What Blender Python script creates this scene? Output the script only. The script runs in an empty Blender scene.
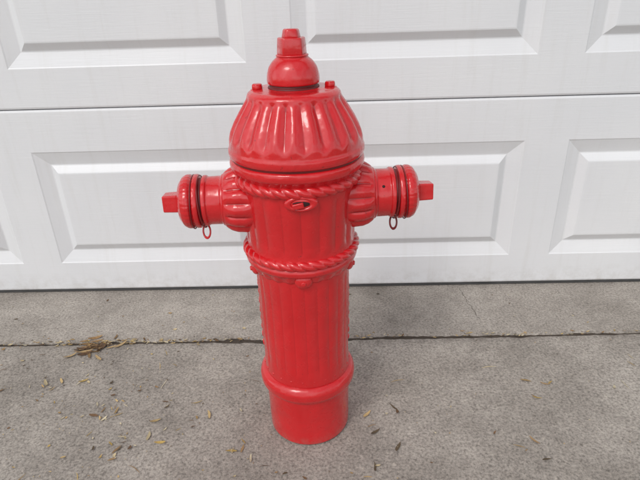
import bpy, bmesh, math, random
from mathutils import Vector, Matrix, noise
random.seed(7)
S=bpy.context.scene
S.view_settings.view_transform='Standard'; S.view_settings.look='None'; S.view_settings.exposure=0
R=math.radians

# ---------------------------------------------------------------- materials
def mat(name):
    m=bpy.data.materials.new(name); m.use_nodes=True
    nt=m.node_tree; b=nt.nodes['Principled BSDF']
    return m,nt,b
def N(nt,t,**kw):
    n=nt.nodes.new(t)
    for k,v in kw.items():
        if k in n.inputs: n.inputs[k].default_value=v
        else: setattr(n,k,v)
    return n
def coord(nt,scale=(1,1,1),world=True):
    if world:
        g=nt.nodes.new('ShaderNodeNewGeometry'); out=g.outputs['Position']
    else:
        g=nt.nodes.new('ShaderNodeTexCoord'); out=g.outputs['Object']
    mp=nt.nodes.new('ShaderNodeMapping'); mp.inputs['Scale'].default_value=scale
    nt.links.new(out,mp.inputs[0]); return mp.outputs[0]
def noi(nt,vec,scale,detail=4,rough=.55,dist=0):
    n=N(nt,'ShaderNodeTexNoise',Scale=scale,Detail=detail,Roughness=rough,Distortion=dist)
    nt.links.new(vec,n.inputs['Vector']); return n.outputs['Fac']
def ramp(nt,fac,stops):
    r=nt.nodes.new('ShaderNodeValToRGB'); e=r.color_ramp.elements
    while len(e)<len(stops): e.new(.5)
    for el,(p,c) in zip(e,stops):
        el.position=p; el.color=(c if len(c)==4 else (*c,1))
    nt.links.new(fac,r.inputs[0]); return r.outputs[0]
def mix(nt,fac,a,b,mode='MIX'):
    m=nt.nodes.new('ShaderNodeMix'); m.data_type='RGBA'; m.blend_type=mode
    for sock,v in ((m.inputs[0],fac),(m.inputs[6],a),(m.inputs[7],b)):
        if isinstance(v,bpy.types.NodeSocket): nt.links.new(v,sock)
        else: sock.default_value=v if not isinstance(v,tuple) else (*v[:3],1)
    return m.outputs[2]
def bump(nt,h,strength,dist,prev=None):
    b=N(nt,'ShaderNodeBump',Strength=strength,Distance=dist)
    nt.links.new(h,b.inputs['Height'])
    if prev is not None: nt.links.new(prev,b.inputs['Normal'])
    return b.outputs[0]

def red_mat():
    m,nt,b=mat('red_enamel_paint')
    v=coord(nt,world=False)
    c=ramp(nt,noi(nt,v,9,3,.6),[(.3,(.55,.008,.012)),(.7,(.64,.013,.018))])
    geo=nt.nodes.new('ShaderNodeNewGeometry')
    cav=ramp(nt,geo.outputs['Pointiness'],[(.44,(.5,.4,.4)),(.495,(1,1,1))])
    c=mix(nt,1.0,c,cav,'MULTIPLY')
    sp=ramp(nt,noi(nt,v,160,2,.6),[(.71,(0,0,0)),(.76,(1,1,1))])
    c=mix(nt,sp,c,(.25,.01,.012))
    # dust kicked up on the foot of the casting
    sx=nt.nodes.new('ShaderNodeSeparateXYZ'); nt.links.new(v,sx.inputs[0])
    foot=ramp(nt,sx.outputs['Z'],[(.0,(.5,.5,.5)),(.022,(0,0,0))])
    dn=ramp(nt,noi(nt,v,55,4,.7),[(.4,(0,0,0)),(.65,(1,1,1))])
    c=mix(nt,mix(nt,1.0,foot,dn,'MULTIPLY'),c,(.30,.16,.13))
    nt.links.new(c,b.inputs['Base Color'])
    rr=ramp(nt,noi(nt,v,30,3,.6),[(.3,(.19,.19,.19)),(.75,(.34,.34,.34))])
    nt.links.new(rr,b.inputs['Roughness'])
    b.inputs['IOR'].default_value=1.5
    b.inputs['Coat Weight'].default_value=.5
    b.inputs['Coat Roughness'].default_value=.09
    n1=bump(nt,noi(nt,v,38,2,.5),.5,.0035)
    n2=bump(nt,noi(nt,v,240,2,.6),.18,.0006,n1)
    nt.links.new(n2,b.inputs['Normal']); nt.links.new(n1,b.inputs['Coat Normal'])
    return m
def plain(name,col,rough=.6,bs=0,sc=80):
    m,nt,b=mat(name); v=coord(nt,world=False)
    f=noi(nt,v,sc*.3,3)
    lo=tuple(x*.8 for x in col); hi=tuple(min(1,x*1.15) for x in col)
    nt.links.new(ramp(nt,f,[(.3,lo),(.7,hi)]),b.inputs['Base Color'])
    b.inputs['Roughness'].default_value=rough
    if bs: nt.links.new(bump(nt,noi(nt,v,sc,3),bs,.002),b.inputs['Normal'])
    return m
def door_mat():
    m,nt,b=mat('white_embossed_steel')
    v=coord(nt)
    c=ramp(nt,noi(nt,v,2.2,3,.6),[(.3,(.725,.735,.755)),(.7,(.785,.79,.80))])
    vs=coord(nt,(14,1,1.2))
    st=ramp(nt,noi(nt,vs,3,4,.65),[(.52,(0,0,0)),(.8,(.35,.35,.35))])
    c=mix(nt,st,c,(.64,.63,.61))
    sx=nt.nodes.new('ShaderNodeSeparateXYZ'); nt.links.new(v,sx.inputs[0])
    low=ramp(nt,sx.outputs['Z'],[(.0,(.55,.55,.55)),(.07,(0,0,0))])
    dn=ramp(nt,noi(nt,v,30,5,.75),[(.42,(0,0,0)),(.68,(1,1,1))])
    c=mix(nt,mix(nt,1.0,low,dn,'MULTIPLY'),c,(.45,.42,.38))
    nt.links.new(c,b.inputs['Base Color'])
    b.inputs['Roughness'].default_value=.42
    gv=coord(nt,(5,5,130))
    g=noi(nt,gv,2.4,4,.65,.6)
    nt.links.new(bump(nt,g,.30,.0012),b.inputs['Normal'])
    return m
def concrete_mat(name,tone=1.0,seed=0):
    m,nt,b=mat(name)
    v=coord(nt); 
    mp=nt.nodes.new('ShaderNodeMapping'); mp.inputs['Location'].default_value=(seed,seed*.7,0)
    nt.links.new(v,mp.inputs[0]); v=mp.outputs[0]
    T=lambda a:tuple(x*tone for x in a)
    c=ramp(nt,noi(nt,v,2.3,5,.62,.3),[(.28,T((.285,.256,.226))),(.5,T((.355,.322,.288))),(.72,T((.425,.388,.348)))])
    bl=ramp(nt,noi(nt,v,9,6,.8),[(.38,(.80,.795,.79)),(.60,(1.06,1.06,1.06))])
    c=mix(nt,1.0,c,bl,'MULTIPLY')
    fn=ramp(nt,noi(nt,v,190,4,.8),[(.34,(.5,.49,.48)),(.5,(1,1,1)),(.68,(1.36,1.35,1.32))])
    c=mix(nt,1.0,c,fn,'MULTIPLY')
    vo=N(nt,'ShaderNodeTexVoronoi',Scale=260.0); nt.links.new(v,vo.inputs['Vector'])
    gr=ramp(nt,vo.outputs['Color'],[(.0,(.4,.38,.36)),(.2,(1,1,1)),(.85,(1,1,1)),(1,(1.5,1.47,1.42))])
    c=mix(nt,.55,c,gr,'MULTIPLY')
    sp=ramp(nt,noi(nt,v,38,3,.8),[(.655,(0,0,0)),(.72,(.6,.6,.6))])
    c=mix(nt,sp,c,(.11,.098,.085))
    sp2=ramp(nt,noi(nt,v,3.3,6,.85),[(.56,(0,0,0)),(.74,(.55,.55,.55))])
    c=mix(nt,sp2,c,(.13,.116,.10))
    # damp grime that gathers along the joint
    sx=nt.nodes.new('ShaderNodeSeparateXYZ'); nt.links.new(coord(nt),sx.inputs[0])
    mr=nt.nodes.new('ShaderNodeMath'); mr.operation='ADD'; mr.inputs[1].default_value=.243
    nt.links.new(sx.outputs['Y'],mr.inputs[0])
    ab=nt.nodes.new('ShaderNodeMath'); ab.operation='ABSOLUTE'; nt.links.new(mr.outputs[0],ab.inputs[0])
    jl=ramp(nt,ab.outputs[0],[(.0,(.6,.6,.6)),(.03,(0,0,0))])
    jn=ramp(nt,noi(nt,v,20,5,.8),[(.42,(0,0,0)),(.62,(1,1,1))])
    c=mix(nt,mix(nt,1.0,jl,jn,'MULTIPLY'),c,(.13,.11,.09))
    nt.links.new(c,b.inputs['Base Color'])
    b.inputs['Roughness'].default_value=.88
    b.inputs['Specular IOR Level'].default_value=.3
    n1=bump(nt,noi(nt,v,170,3,.75),.6,.0025)
    n2=bump(nt,noi(nt,v,16,3,.6),.25,.006,n1)
    nt.links.new(n2,b.inputs['Normal'])
    return m
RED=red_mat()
DRED=plain('dark_red_painted_gasket',(.17,.008,.009),.4,.2)
RUST_SHADE=plain('rust_red_neck_shade',(.12,.008,.008),.5,.4)  # dark rust red with the neck's shadow put into the colour
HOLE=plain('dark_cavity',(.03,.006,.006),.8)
WHITE=door_mat()
TRIM=plain('white_painted_trim',(.74,.74,.74),.5,.1)
CON1=concrete_mat('concrete_driveway',1.0,0)
CON2=concrete_mat('concrete_apron',1.04,13.7)
DIRT=plain('joint_dirt',(.065,.05,.038),.95,.8,200)

# ---------------------------------------------------------------- helpers
def link(o,parent=None):
    S.collection.objects.link(o)
    if parent: o.parent=parent
    return o
def mesh_obj(name,verts,faces,m,parent=None,smooth=True):
    me=bpy.data.meshes.new(name); me.from_pydata([tuple(v) for v in verts],[],faces); me.update()
    if smooth: me.polygons.foreach_set('use_smooth',[True]*len(me.polygons))
    me.materials.append(m)
    return link(bpy.data.objects.new(name,me),parent)
def empty(name,loc=(0,0,0)):
    o=bpy.data.objects.new(name,None); o.location=loc; return link(o)
def fillet(pts,rad=.0018,dens=.003):
    P=[Vector(p) for p in pts]; out=[P[0]]
    for i in range(1,len(P)-1):
        a,b,c=P[i-1],P[i],P[i+1]
        r1=min(rad,(a-b).length*.45); r2=min(rad,(c-b).length*.45)
        s=b+(a-b).normalized()*r1; e=b+(c-b).normalized()*r2
        for t in (0,.25,.5,.75,1):
            out.append((1-t)**2*s+2*t*(1-t)*b+t*t*e)
    out.append(P[-1])
    res=[out[0]]
    for q in out[1:]:
        p=res[-1]; L=(q-p).length; n=max(1,int(L/dens))
        for k in range(1,n+1): res.append(p.lerp(q,k/n))
    return res
def lathe(name,pts,m,parent,mod=None,seg=192,M=None,rad=.0018,dens=.003):
    prof=fillet(pts,rad,dens); V=[];F=[]
    for p in prof:
        for s in range(seg):
            th=2*math.pi*s/seg
            r=p.x if mod is None else mod(th,p.y,p.x)
            V.append(Vector((r*math.cos(th),r*math.sin(th),p.y)))
    for i in range(len(prof)-1):
        for s in range(seg):
            a=i*seg+s;b=i*seg+(s+1)%seg
            F.append((a,b,b+seg,a+seg))
    F.append(tuple(range(seg))[::-1]); F.append(tuple((len(prof)-1)*seg+s for s in range(seg)))
    if M: V=[M@v for v in V]
    return mesh_obj(name,V,F,m,parent)
def torus(name,Rm,a,m,parent,M=None,k=0,strands=3,depth=.25,seg=96,ms=20,wob=0):
    V=[];F=[]
    for i in range(seg):
        th=2*math.pi*i/seg
        for j in range(ms):
            ph=2*math.pi*j/ms
            rr=a
            if k: rr=a*(1-depth+depth*2*(abs(math.cos(strands*.5*ph+k*.5*th))**.7-.35))
            r=Rm+rr*math.cos(ph)+wob*math.sin(3*th)
            V.append(Vector((r*math.cos(th),r*math.sin(th),rr*math.sin(ph))))
    for i in range(seg):
        for j in range(ms):
            a0=i*ms+j;b0=i*ms+(j+1)%ms;c0=((i+1)%seg)*ms+(j+1)%ms;d0=((i+1)%seg)*ms+j
            F.append((a0,d0,c0,b0))
    if M: V=[M@v for v in V]
    return mesh_obj(name,V,F,m,parent)
def prism(name,n,r0,r1,h,m,parent,M,bev=.0015,rot=0):
    bm=bmesh.new(); bot=[];top=[]
    for i in range(n):
        t=2*math.pi*i/n+rot
        bot.append(bm.verts.new((r0*math.cos(t),r0*math.sin(t),0)))
        top.append(bm.verts.new((r1*math.cos(t),r1*math.sin(t),h)))
    bm.faces.new(bot[::-1]); bm.faces.new(top)
    for i in range(n): bm.faces.new((bot[i],bot[(i+1)%n],top[(i+1)%n],top[i]))
    bmesh.ops.bevel(bm,geom=bm.edges[:],offset=bev,segments=3,affect='EDGES',profile=.5)
    bm.transform(M)
    me=bpy.data.meshes.new(name); bm.to_mesh(me); bm.free(); me.materials.append(m)
    me.polygons.foreach_set('use_smooth',[len(p.vertices)!=n or p.area<1e-5 for p in me.polygons])
    o=link(bpy.data.objects.new(name,me),parent)
    return o
def box(name,lo,hi,m,parent=None,bev=0):
    bm=bmesh.new(); bmesh.ops.create_cube(bm,size=1)
    for v in bm.verts:
        v.co=Vector([lo[i]+(v.co[i]+.5)*(hi[i]-lo[i]) for i in range(3)])
    if bev: bmesh.ops.bevel(bm,geom=bm.edges[:],offset=bev,segments=2,affect='EDGES')
    me=bpy.data.meshes.new(name); bm.to_mesh(me); bm.free(); me.materials.append(m)
    return link(bpy.data.objects.new(name,me),parent)
def blob(name,rad3,m,parent,M,sub=2):
    bm=bmesh.new(); bmesh.ops.create_icosphere(bm,subdivisions=sub,radius=1)
    for v in bm.verts: v.co=Vector((v.co.x*rad3[0],v.co.y*rad3[1],v.co.z*rad3[2]))
    bm.transform(M)
    me=bpy.data.meshes.new(name); bm.to_mesh(me); bm.free(); me.materials.append(m)
    me.polygons.foreach_set('use_smooth',[True]*len(me.polygons))
    return link(bpy.data.objects.new(name,me),parent)
def sstep(a,b,x):
    t=max(0,min(1,(x-a)/(b-a))); return t*t*(3-2*t)

# ---------------------------------------------------------------- fire hydrant
H=empty('fire_hydrant',(-.055,-.500,.001))
def win(z,a,b,c,d): return sstep(a,b,z)*(1-sstep(c,d,z))
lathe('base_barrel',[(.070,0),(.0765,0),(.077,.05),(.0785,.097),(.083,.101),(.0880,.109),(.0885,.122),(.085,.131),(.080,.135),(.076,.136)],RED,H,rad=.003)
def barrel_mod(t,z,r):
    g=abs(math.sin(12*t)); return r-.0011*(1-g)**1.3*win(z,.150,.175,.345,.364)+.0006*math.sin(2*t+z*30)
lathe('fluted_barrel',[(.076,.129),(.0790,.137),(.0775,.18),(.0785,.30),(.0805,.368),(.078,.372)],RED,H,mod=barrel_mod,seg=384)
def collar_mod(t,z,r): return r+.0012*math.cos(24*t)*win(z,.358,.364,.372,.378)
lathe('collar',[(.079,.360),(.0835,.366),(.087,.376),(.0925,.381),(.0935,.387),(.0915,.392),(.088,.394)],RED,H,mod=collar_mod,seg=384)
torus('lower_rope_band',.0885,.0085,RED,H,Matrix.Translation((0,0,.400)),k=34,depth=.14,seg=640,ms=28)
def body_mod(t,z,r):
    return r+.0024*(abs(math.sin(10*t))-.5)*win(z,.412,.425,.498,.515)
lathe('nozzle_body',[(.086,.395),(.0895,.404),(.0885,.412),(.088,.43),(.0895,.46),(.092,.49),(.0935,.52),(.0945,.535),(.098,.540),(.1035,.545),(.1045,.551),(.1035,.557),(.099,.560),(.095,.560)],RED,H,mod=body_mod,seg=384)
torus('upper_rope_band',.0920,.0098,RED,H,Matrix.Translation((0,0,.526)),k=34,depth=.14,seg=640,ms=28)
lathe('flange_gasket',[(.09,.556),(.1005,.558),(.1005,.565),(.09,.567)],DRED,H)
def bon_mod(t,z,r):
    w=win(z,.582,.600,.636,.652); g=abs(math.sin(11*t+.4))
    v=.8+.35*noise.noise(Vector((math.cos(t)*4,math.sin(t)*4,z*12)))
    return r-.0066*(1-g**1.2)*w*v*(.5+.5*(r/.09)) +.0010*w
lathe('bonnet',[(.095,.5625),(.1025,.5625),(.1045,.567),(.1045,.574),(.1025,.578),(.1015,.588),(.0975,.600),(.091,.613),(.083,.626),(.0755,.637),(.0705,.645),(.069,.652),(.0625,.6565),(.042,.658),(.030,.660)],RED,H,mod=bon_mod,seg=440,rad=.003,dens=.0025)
lathe('neck_shade_ring',[(.020,.655),(.038,.658),(.038,.6600),(.035,.6620),(.035,.666),(.02,.667)],RUST_SHADE,H)  # dark ring standing in for the shadow under the dome
lathe('bonnet_dome',[(.030,.6635),(.0378,.664),(.0388,.668),(.0382,.676),(.0350,.687),(.029,.695),(.0235,.699),(.0215,.702),(.015,.703)],RED,H,rad=.004)
lathe('stem_washer',[(.015,.700),(.0235,.7005),(.0235,.7035),(.015,.704)],RED,H)
prism('operating_nut',5,.0235,.0215,.024,RED,H,Matrix.Translation((0,0,.7025)),.0025,rot=-.9)
prism('operating_nut_tip',5,.0155,.0125,.013,RED,H,Matrix.Translation((0,0,.725)),.003,rot=-.9)
for i,a in enumerate((178,2,90)):
    t=R(a); Mx=Matrix.Translation((.0535*math.cos(t),.0535*math.sin(t),.655))
    lathe('bolt_washer_%d'%i,[(.002,0),(.0100,0),(.0100,.002),(.002,.0025)],RED,H,M=Mx,seg=24,rad=.0008)
    prism('bonnet_bolt_%d'%i,6,.0090,.0082,.0078,RED,H,Mx@Matrix.Translation((0,0,.0018)),.0022,rot=.4+i)
for i in range(24):
    t=2*math.pi*(i+.5)/24+.0
    blob('base_stud_%d'%i,(.0016,.0026,.0026),RED,H,Matrix.Rotation(t,4,'Z')@Matrix.Translation((.0780,0,.148)),2)
for i,a in enumerate((-90,-162,-18,90,150,30)):
    t=R(a)
    blob('collar_lug_%d'%i,(.013,.014,.007),RED,H,Matrix.Rotation(t,4,'Z')@Matrix.Translation((.0825,0,.368))@Matrix.Rotation(R(90),4,'Y'),3)
    prism('collar_lug_bolt_%d'%i,6,.0050,.0042,.004,RED,H,Matrix.Rotation(t,4,'Z')@Matrix.Translation((.0872,0,.367))@Matrix.Rotation(R(90),4,'Y'),.0012)
for side in (-3,183):
    for k in range(8):
        z=.325-k*.0195; t=R(side)
        Mb=Matrix.Rotation(t,4,'Z')@Matrix.Translation((.0768,0,z))
        sh=random.choice('IOLTE')
        parts={'I':[((0,0),(.010,.0028))],'O':[((0,.004),(.009,.0022)),((0,-.004),(.009,.0022)),((.005,0),(.0022,.005)),((-.005,0),(.0022,.005))],
         'L':[((0,.004),(.009,.0022)),((.005,0),(.0022,.005))],'T':[((0,0),(.009,.0022)),((.005,0),(.0022,.006))],'E':[((-.004,0),(.002,.006)),((0,0),(.002,.006)),((.004,0),(.002,.006)),((0,.004),(.006,.002))]}[sh]
        for q,(c,h) in enumerate(parts):
            blob('cast_letter_%d_%d_%d'%(side%7,k,q),(.0030,h[1]*1.2,h[0]*.8),RED,H,Mb@Matrix.Translation((0,c[1],c[0])),2)
# front boss with recessed lug
Fb=Matrix.Translation((0.002,-.0925,.511))@Matrix.Rotation(R(90),4,'X')
blob('front_boss',(.025,.0150,.007),RED,H,Fb,3)
Mt=Fb@Matrix.Translation((0,0,.0035))@Matrix.Diagonal((1.5,.78,1,1))
torus('boss_rim',.0125,.0038,RED,H,Mt,seg=64,ms=14)
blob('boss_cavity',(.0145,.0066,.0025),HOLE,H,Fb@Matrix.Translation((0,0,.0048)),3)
prism('boss_lug',4,.0105,.009,.006,RED,H,Fb@Matrix.Translation((-.0045,-.0022,.0038))@Matrix.Rotation(.2,4,'Z')@Matrix.Diagonal((1.25,.62,1,1)),.0015,rot=R(45))
# nozzles
for nm,ang in (('left',180),('right',0)):
    M=Matrix.Translation((0,0,.4845))@Matrix.Rotation(R(ang),4,'Z')@Matrix.Rotation(R(90),4,'Y')@Matrix.Diagonal((1,1,.955,1))
    def soc(t,z,r): return r+.005*(abs(math.sin(7*t))**.8-.5)*win(z,.07,.09,.112,.1225)
    lathe(nm+'_nozzle_socket',[(.055,.05),(.0545,.09),(.0535,.104),(.050,.114),(.0475,.121),(.045,.1235),(.03,.124)],RED,H,mod=soc,seg=224,M=M)
    lathe(nm+'_nozzle',[(.04,.118),(.0435,.120),(.0435,.126),(.0405,.128),(.0400,.150),(.0425,.152),(.0425,.158),(.03,.159)],RED,H,M=M,seg=128)
    lathe(nm+'_cap_gasket',[(.03,.157),(.0385,.158),(.0385,.166),(.03,.167)],DRED,H,M=M,seg=96)
    def capm(t,z,r): return r+.0004*(abs(math.sin(16*t))-.5)*win(z,.168,.171,.19,.195)
    lathe(nm+'_cap',[(.030,.1635),(.0430,.1635),(.0448,.166),(.0450,.171),(.0425,.1735),(.0425,.176),(.0450,.179),(.0448,.185),(.0415,.191),(.033,.197),(.022,.1995),(.0175,.202),(.012,.2025)],RED,H,mod=capm,M=M,seg=256)
    prism(nm+'_cap_nut',4,.0205,.0195,.025,RED,H,M@Matrix.Translation((0,0,.2005)),.0022,rot=R(45+ (6 if ang else -8)))
    torus(nm+'_chain_ring',.0432,.0014,DRED,H,M@Matrix.Translation((.001,0,.1615))@Matrix.Rotation(R(4),4,'Y'),seg=96,ms=10)
    torus(nm+'_chain_ring_b',.0445,.0012,DRED,H,M@Matrix.Translation((.001,0,.1750))@Matrix.Rotation(R(-2),4,'Y'),seg=96,ms=10)
    s=1 if ang==0 else -1
    torus(nm+'_chain_loop',.0085,.0017,DRED if s>0 else RED,H,Matrix.Translation((s*.152,-.012,.434))@Matrix.Rotation(R(70),4,'X')@Matrix.Rotation(R(25*s),4,'Y')@Matrix.Diagonal((.8,1.35,1,1)),seg=40,ms=10)
    if s>0: blob(nm+'_hole_dot',(.0025,.0025,.0012),HOLE,H,Matrix.Translation((s*(.131),0,.4845))@Matrix.Rotation(R(-35),4,'X')@Matrix.Translation((0,-.0402,0))@Matrix.Rotation(R(90),4,'X'),2)  # added dark dot; its colour stands in for the shade in a small hole
# tune the casting's heights (measured section heights)
KN=[(-1,-1),(0,0),(.09,.099),(.15,.156),(.37,.368),(.57,.563),(.70,.698),(.80,.798)]
def zm(z):
    for (a,b),(c,d) in zip(KN,KN[1:]):
        if z<=c: return b+(d-b)*(z-a)/(c-a)
    return z
for o in H.children:
    for v in o.data.vertices:
        v.co=Vector((v.co.x*1.022,v.co.y*1.022,zm(v.co.z)))
    o.data.update()
H.rotation_euler=(0,0,R(4))

# ---------------------------------------------------------------- garage door
D=empty('garage_door',(0,0,0))
per=.69; pan_w=.58; gap=per-pan_w; x0=-.145-3*per; npan=7
xs=[x0+i*per for i in range(npan+1)]
xl=xs[0]-gap*.5; xr=xs[-1]+gap*.5
sec=.533
def section(i):
    zb=.010+i*sec if i==0 else i*sec+.0012; zt=(i+1)*sec-.0012
    pz0=i*sec+.098; pz1=i*sec+.424
    V=[];F=[];idx={}
    def v(x,y,z):
        k=(round(x,5),round(y,5),round(z,5))
        if k not in idx: idx[k]=len(V); V.append(k)
        return idx[k]
    def q(a,b,c,d): F.append((v(*a),v(*b),v(*c),v(*d)))
    X=[xl]
    for a in xs[:-1]: X+= [a+gap/2,a+gap/2+pan_w]
    X.append(xr)
    lip=.005
    for j in range(len(X)-1):
        a,b=X[j],X[j+1]
        if j%2==1:
            rings=[(0,0),(.003,.0018),(.036,.0120),(.038,.0121),(.040,.0115),(.056,.0003),(.058,-.0008),(.061,-.0012)]
            for (o1,d1),(o2,d2) in zip(rings,rings[1:]):
                A=[(a+o1,d1,pz0+o1),(b-o1,d1,pz0+o1),(b-o1,d1,pz1-o1),(a+o1,d1,pz1-o1)]
                B=[(a+o2,d2,pz0+o2),(b-o2,d2,pz0+o2),(b-o2,d2,pz1-o2),(a+o2,d2,pz1-o2)]
                for k in range(4): q(A[k],A[(k+1)%4],B[(k+1)%4],B[k])
            o,d=rings[-1]; q((a+o,d,pz0+o),(b-o,d,pz0+o),(b-o,d,pz1-o),(a+o,d,pz1-o))
        else:
            q((a,0,pz0),(b,0,pz0),(b,0,pz1),(a,0,pz1))
        for za,zc in ((zb+lip,pz0),(pz1,zt-lip)): q((a,0,za),(b,0,za),(b,0,zc),(a,0,zc))
        q((a,.0015,zb+.001),(b,.0015,zb+.001),(b,0,zb+lip),(a,0,zb+lip))
        q((a,.004,zb),(b,.004,zb),(b,.0015,zb+.001),(a,.0015,zb+.001))
        q((a,.04,zb),(b,.04,zb),(b,.004,zb),(a,.004,zb))
        q((a,0,zt-lip),(b,0,zt-lip),(b,.0015,zt-.001),(a,.0015,zt-.001))
        q((a,.0015,zt-.001),(b,.0015,zt-.001),(b,.004,zt),(a,.004,zt))
        q((a,.004,zt),(b,.004,zt),(b,.04,zt),(a,.04,zt))
    mesh_obj('door_section_%d'%(i+1),V,F,WHITE,D,smooth=False)
for i in range(4): section(i)
JS=plain('joint_shadow_steel',(.25,.25,.26),.7)
for i in range(1,4):
    box('section_joint_backing_%d'%i,(xl,.007,i*sec-.0010),(xr,.045,i*sec+.0010),JS,D)
box('door_core',(xl,.030,.02),(xr,.048,4*sec-.01),JS,D)
box('bottom_rubber_seal',(xl,.003,.0015),(xr,.028,.0095),plain('grey_rubber_seal',(.06,.06,.06),.7),D,.001)

# ---------------------------------------------------------------- garage building round the door
G=empty('garage_building')
SID=plain('beige_siding',(.45,.40,.33),.7,.1)
ROOF=plain('asphalt_shingles',(.07,.065,.06),.95,.8,60)
hd=4*sec
box('left_jamb',(xl-.12,-.03,0),(xl+.004,.10,hd+.11),TRIM,G,.003)
box('right_jamb',(xr-.004,-.03,0),(xr+.12,.10,hd+.11),TRIM,G,.003)
box('head_trim',(xl+.006,-.028,hd-.004),(xr-.006,.10,hd+.11),TRIM,G,.003)
def siding(nm,xa,xb,za,zb):
    V=[];F=[];z=za
    while z<zb-1e-4:
        z2=min(z+.11,zb); n=len(V)
        V+= [(xa,-.012,z),(xb,-.012,z),(xb,0.004,z2),(xa,0.004,z2),(xa,.004,z),(xb,.004,z)]
        F+= [(n,n+1,n+2,n+3),(n+4,n+5,n+1,n)]
        z=z2
    mesh_obj(nm,V,F,SID,G,False)
    box(nm+'_core',(xa,.006,za),(xb,.12,zb),SID,G)
siding('siding_wall_left',xl-1.1,xl-.122,0,2.75)
siding('siding_wall_right',xr+.122,xr+1.1,0,2.75)
siding('siding_wall_over_door',xl-.120,xr+.120,hd+.112,2.75)
box('side_wall_left',(xl-1.1,.125,0),(xl-1.0,6,2.75),SID,G)
box('side_wall_right',(xr+1.0,.125,0),(xr+1.1,6,2.75),SID,G)
mesh_obj('roof',[(xl-1.4,-.25,2.76),(xr+1.4,-.25,2.76),(xr+1.4,3.1,4.2),(xl-1.4,3.1,4.2),(xl-1.4,6.4,2.76),(xr+1.4,6.4,2.76)],[(0,1,2,3),(3,2,5,4)],ROOF,G,False)
box('eave_fascia',(xl-1.4,-.27,2.62),(xr+1.4,-.25,2.77),TRIM,G)

# ---------------------------------------------------------------- slabs
JY=-.241
def jy(x): return JY+.008*x
def slab(name,off,yfar,m,seed,zoff=0):
    s=1 if yfar>JY else -1
    V=[];F=[];n=1400;xa,xb=-3.2,3.6
    rows=6
    for i in range(n+1):
        x=xa+(xb-xa)*i/n
        e=noise.noise(Vector((x*3,seed,0)))*.003+noise.noise(Vector((x*22,seed,3)))*.0018+noise.noise(Vector((x*90,seed,9)))*.0014
        ch=max(0,noise.noise(Vector((x*14,seed+5,0)))-.30)*.016
        y=jy(x)+off+s*(e+ch)
        w=.006+.004*noise.noise(Vector((x*40,seed,1)))
        V+= [(x,yfar,zoff),(x,y+s*.03,zoff),(x,y+s*w,zoff-.0003),(x,y+s*w*.35,zoff-.0018),(x,y,zoff-.0045),(x,y,zoff-.05)]
    for i in range(n):
        for r in range(rows-1):
            a=i*rows+r;b=(i+1)*rows+r
            F.append((a,b,b+1,a+1) if s<0 else (a,a+1,b+1,b))
    mesh_obj(name,V,F,m)
slab('concrete_apron',.0032,.6,CON2,1.3)
slab('concrete_driveway',-.0032,-9,CON1,7.7,-.001)
V=[];F=[];n=1000
for i in range(n+1):
    x=-3.2+6.8*i/n
    for k in range(5):
        y=jy(x)-.016+k*.008
        V.append((x,y,-.0040+.0034*noise.noise(Vector((x*9,y*60,0)))+.0022*noise.noise(Vector((x*70,y*70,4)))))
for i in range(n):
    for k in range(4):
        a=i*5+k; F.append((a,a+5,a+6,a+1))
mesh_obj('expansion_joint_soil',V,F,DIRT)
m,nt,b=mat('lawn'); v=coord(nt)
nt.links.new(ramp(nt,noi(nt,v,3,6,.7),[(.3,(.035,.06,.015)),(.7,(.08,.12,.035))]),b.inputs['Base Color']); b.inputs['Roughness'].default_value=.95
mesh_obj('ground',[(-300,-300,-.03),(300,-300,-.03),(300,300,-.03),(-300,300,-.03)],[(0,1,2,3)],m,None,False)

def crack(name,pts,w,z=.0006):
    V=[];F=[]
    P=[]
    for (a,bb) in zip(pts,pts[1:]):
        for k in range(14):
            t=k/14; x=a[0]+(bb[0]-a[0])*t; y=a[1]+(bb[1]-a[1])*t
            P.append((x+noise.noise(Vector((x*60,y*60,0)))*.006,y+noise.noise(Vector((x*60,y*60,5)))*.004))
    for i,(x,y) in enumerate(P):
        ww=w*(.4+.9*abs(noise.noise(Vector((x*90,y*90,2)))))*min(1,(len(P)-1-i)/6)
        V+= [(x-ww,y,z),(x+ww,y,z)]
    for i in range(len(P)-1): F.append((2*i,2*i+1,2*i+3,2*i+2))
    mesh_obj(name,V,F,DIRT,None,False)
crack('concrete_crack',[(.36,-.015),(.362,-.08),(.372,-.14),(.375,-.18)],.0007)

# ---------------------------------------------------------------- litter
m,nt,b=mat('dry_leaf'); at=nt.nodes.new('ShaderNodeAttribute'); at.attribute_name='Col'
nt.links.new(at.outputs['Color'],b.inputs['Base Color']); b.inputs['Roughness'].default_value=.8
LV=[];LF=[];LC=[]
pal=[(.50,.36,.17),(.42,.28,.12),(.55,.45,.27),(.30,.19,.09),(.16,.09,.045),(.48,.33,.10),(.60,.52,.36),(.10,.07,.04)]
def leaf(x,y,L,W,rot,curl,col,z=.001):
    n=len(LV); steps=4
    tilt=random.uniform(-.25,.25)
    for i in range(steps+1):
        t=i/steps; w=W*math.sin(math.pi*(.12+.83*t))*.5; u=(t-.5)*L
        h=z+curl*L*(2*t-1)**2
        for sgn in (-1,0,1):
            px=u; py=sgn*w+ L*.12*math.sin(3*t+rot)
            pz=max(.0004,h+abs(sgn)*abs(curl)*W*.5+sgn*w*tilt)
            LV.append((x+px*math.cos(rot)-py*math.sin(rot),y+px*math.sin(rot)+py*math.cos(rot),pz))
    for i in range(steps):
        for k in range(2):
            a=n+i*3+k; LF.append((a,a+1,a+4,a+3)); LC.append(col)
def rc():
    c=random.choice(pal); k=random.uniform(.7,1.15); return tuple(x*k for x in c)
def clear(x,y): return (x+.055)**2+(y+.50)**2>.0078
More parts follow.
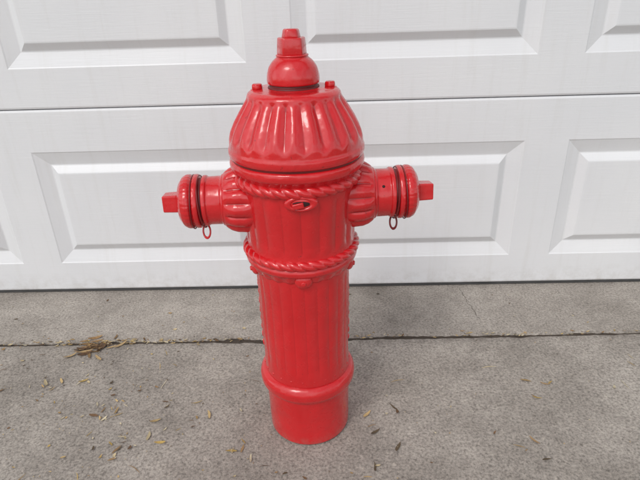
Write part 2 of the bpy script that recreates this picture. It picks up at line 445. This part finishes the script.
for i in range(1000):
    x=random.uniform(-1.6,1.7); y=-random.uniform(.02,1.5)
    if random.random()<.35: x=random.gauss(-.45,.28); y=random.gauss(-.48,.17)
    if y>-.02 or not clear(x,y): continue
    L=random.choice((.002,.002,.003,.003,.004,.005,.006,.010)); leaf(x,y,L,L*random.uniform(.25,.7),random.uniform(0,6.3),random.uniform(.02,.25),rc())
for i in range(460):
    x=random.uniform(-1.6,1.7) if random.random()<.7 else random.gauss(-.50,.16); dy=random.gauss(0,.006)
    L=random.uniform(.003,.013); leaf(x,jy(x)+dy,L,L*random.uniform(.2,.5),random.gauss(0,.6),random.uniform(0,.2),rc(),random.uniform(-.002,.002) if abs(dy)<.004 else .001)
for i in range(36):
    x=random.gauss(-.595,.024); y=random.gauss(-.262,.017)
    L=random.uniform(.012,.036); leaf(x,y,L,L*random.uniform(.12,.35),random.gauss(.7,.7),random.uniform(.05,.25),random.choice([(.11,.06,.03),(.20,.12,.05),(.40,.28,.14),(.30,.18,.08)]),.001)
for (cx,cy,nn) in ((-.47,-.465,16),(-.30,-.49,8),(.06,-.49,3),(.42,-.43,5),(-.62,-.39,9),(-.40,-.58,10),(-.2,-.6,5),(.33,-.6,4),(.1,-.62,4)):
    for i in range(nn):
        x=random.gauss(cx,.030);y=random.gauss(cy,.024)
        L=random.uniform(.007,.024)
        if clear(x,y): leaf(x,y,L,L*random.uniform(.1,.35),random.uniform(0,6.3),random.uniform(.02,.2),rc())
for i in range(30):
    x=random.uniform(-.8,.8); y=random.uniform(-.75,-.27)
    if abs(x+.054)<.12 and y>-.62: continue
    L=random.uniform(.015,.035); leaf(x,y,L,.0016,random.uniform(0,3.1),.03,rc())
o=mesh_obj('leaf_litter',LV,LF,m,None,False)
ca=o.data.color_attributes.new('Col','FLOAT_COLOR','CORNER')
for p,c in zip(o.data.polygons,LC):
    for li in p.loop_indices: ca.data[li].color=(*c,1)

# ---------------------------------------------------------------- light
W=bpy.data.worlds.new('World'); S.world=W; W.use_nodes=True
nt=W.node_tree; bg=nt.nodes['Background']
sky=nt.nodes.new('ShaderNodeTexSky'); sky.sky_type='NISHITA'; sky.sun_disc=False
el=R(50); az=R(212)
sky.sun_elevation=el; sky.sun_rotation=az
hs=nt.nodes.new('ShaderNodeHueSaturation'); hs.inputs['Saturation'].default_value=.2
nt.links.new(sky.outputs[0],hs.inputs['Color'])
tc=nt.nodes.new('ShaderNodeTexCoord')
cl=ramp(nt,noi(nt,tc.outputs['Generated'],2.6,4,.55),[(.38,(.72,.72,.73)),(.62,(1.72,1.70,1.66))])
mx=mix(nt,1.0,hs.outputs[0],cl,'MULTIPLY')
nt.links.new(mx,bg.inputs[0])
bg.inputs[1].default_value=.145
sd=bpy.data.lights.new('sun','SUN'); sd.energy=1.1; sd.angle=R(20); sd.color=(1,.965,.92)
so=link(bpy.data.objects.new('sun',sd))
dirv=Vector((math.sin(az)*math.cos(el),math.cos(az)*math.cos(el),math.sin(el)))
so.rotation_euler=dirv.to_track_quat('Z','Y').to_euler(); so.location=dirv*10

# ---------------------------------------------------------------- camera
cd=bpy.data.cameras.new('camera'); cam=link(bpy.data.objects.new('camera',cd))
cd.sensor_width=36; cd.lens=29.25; cd.clip_end=1000; cd.clip_start=.02
M=Matrix.Translation((0,-1.3,.79))@Matrix.Rotation(R(1.65),4,'Z')@Matrix.Rotation(R(64),4,'X')@Matrix.Rotation(R(-1.86),4,'Z')
cam.matrix_world=M
S.camera=cam
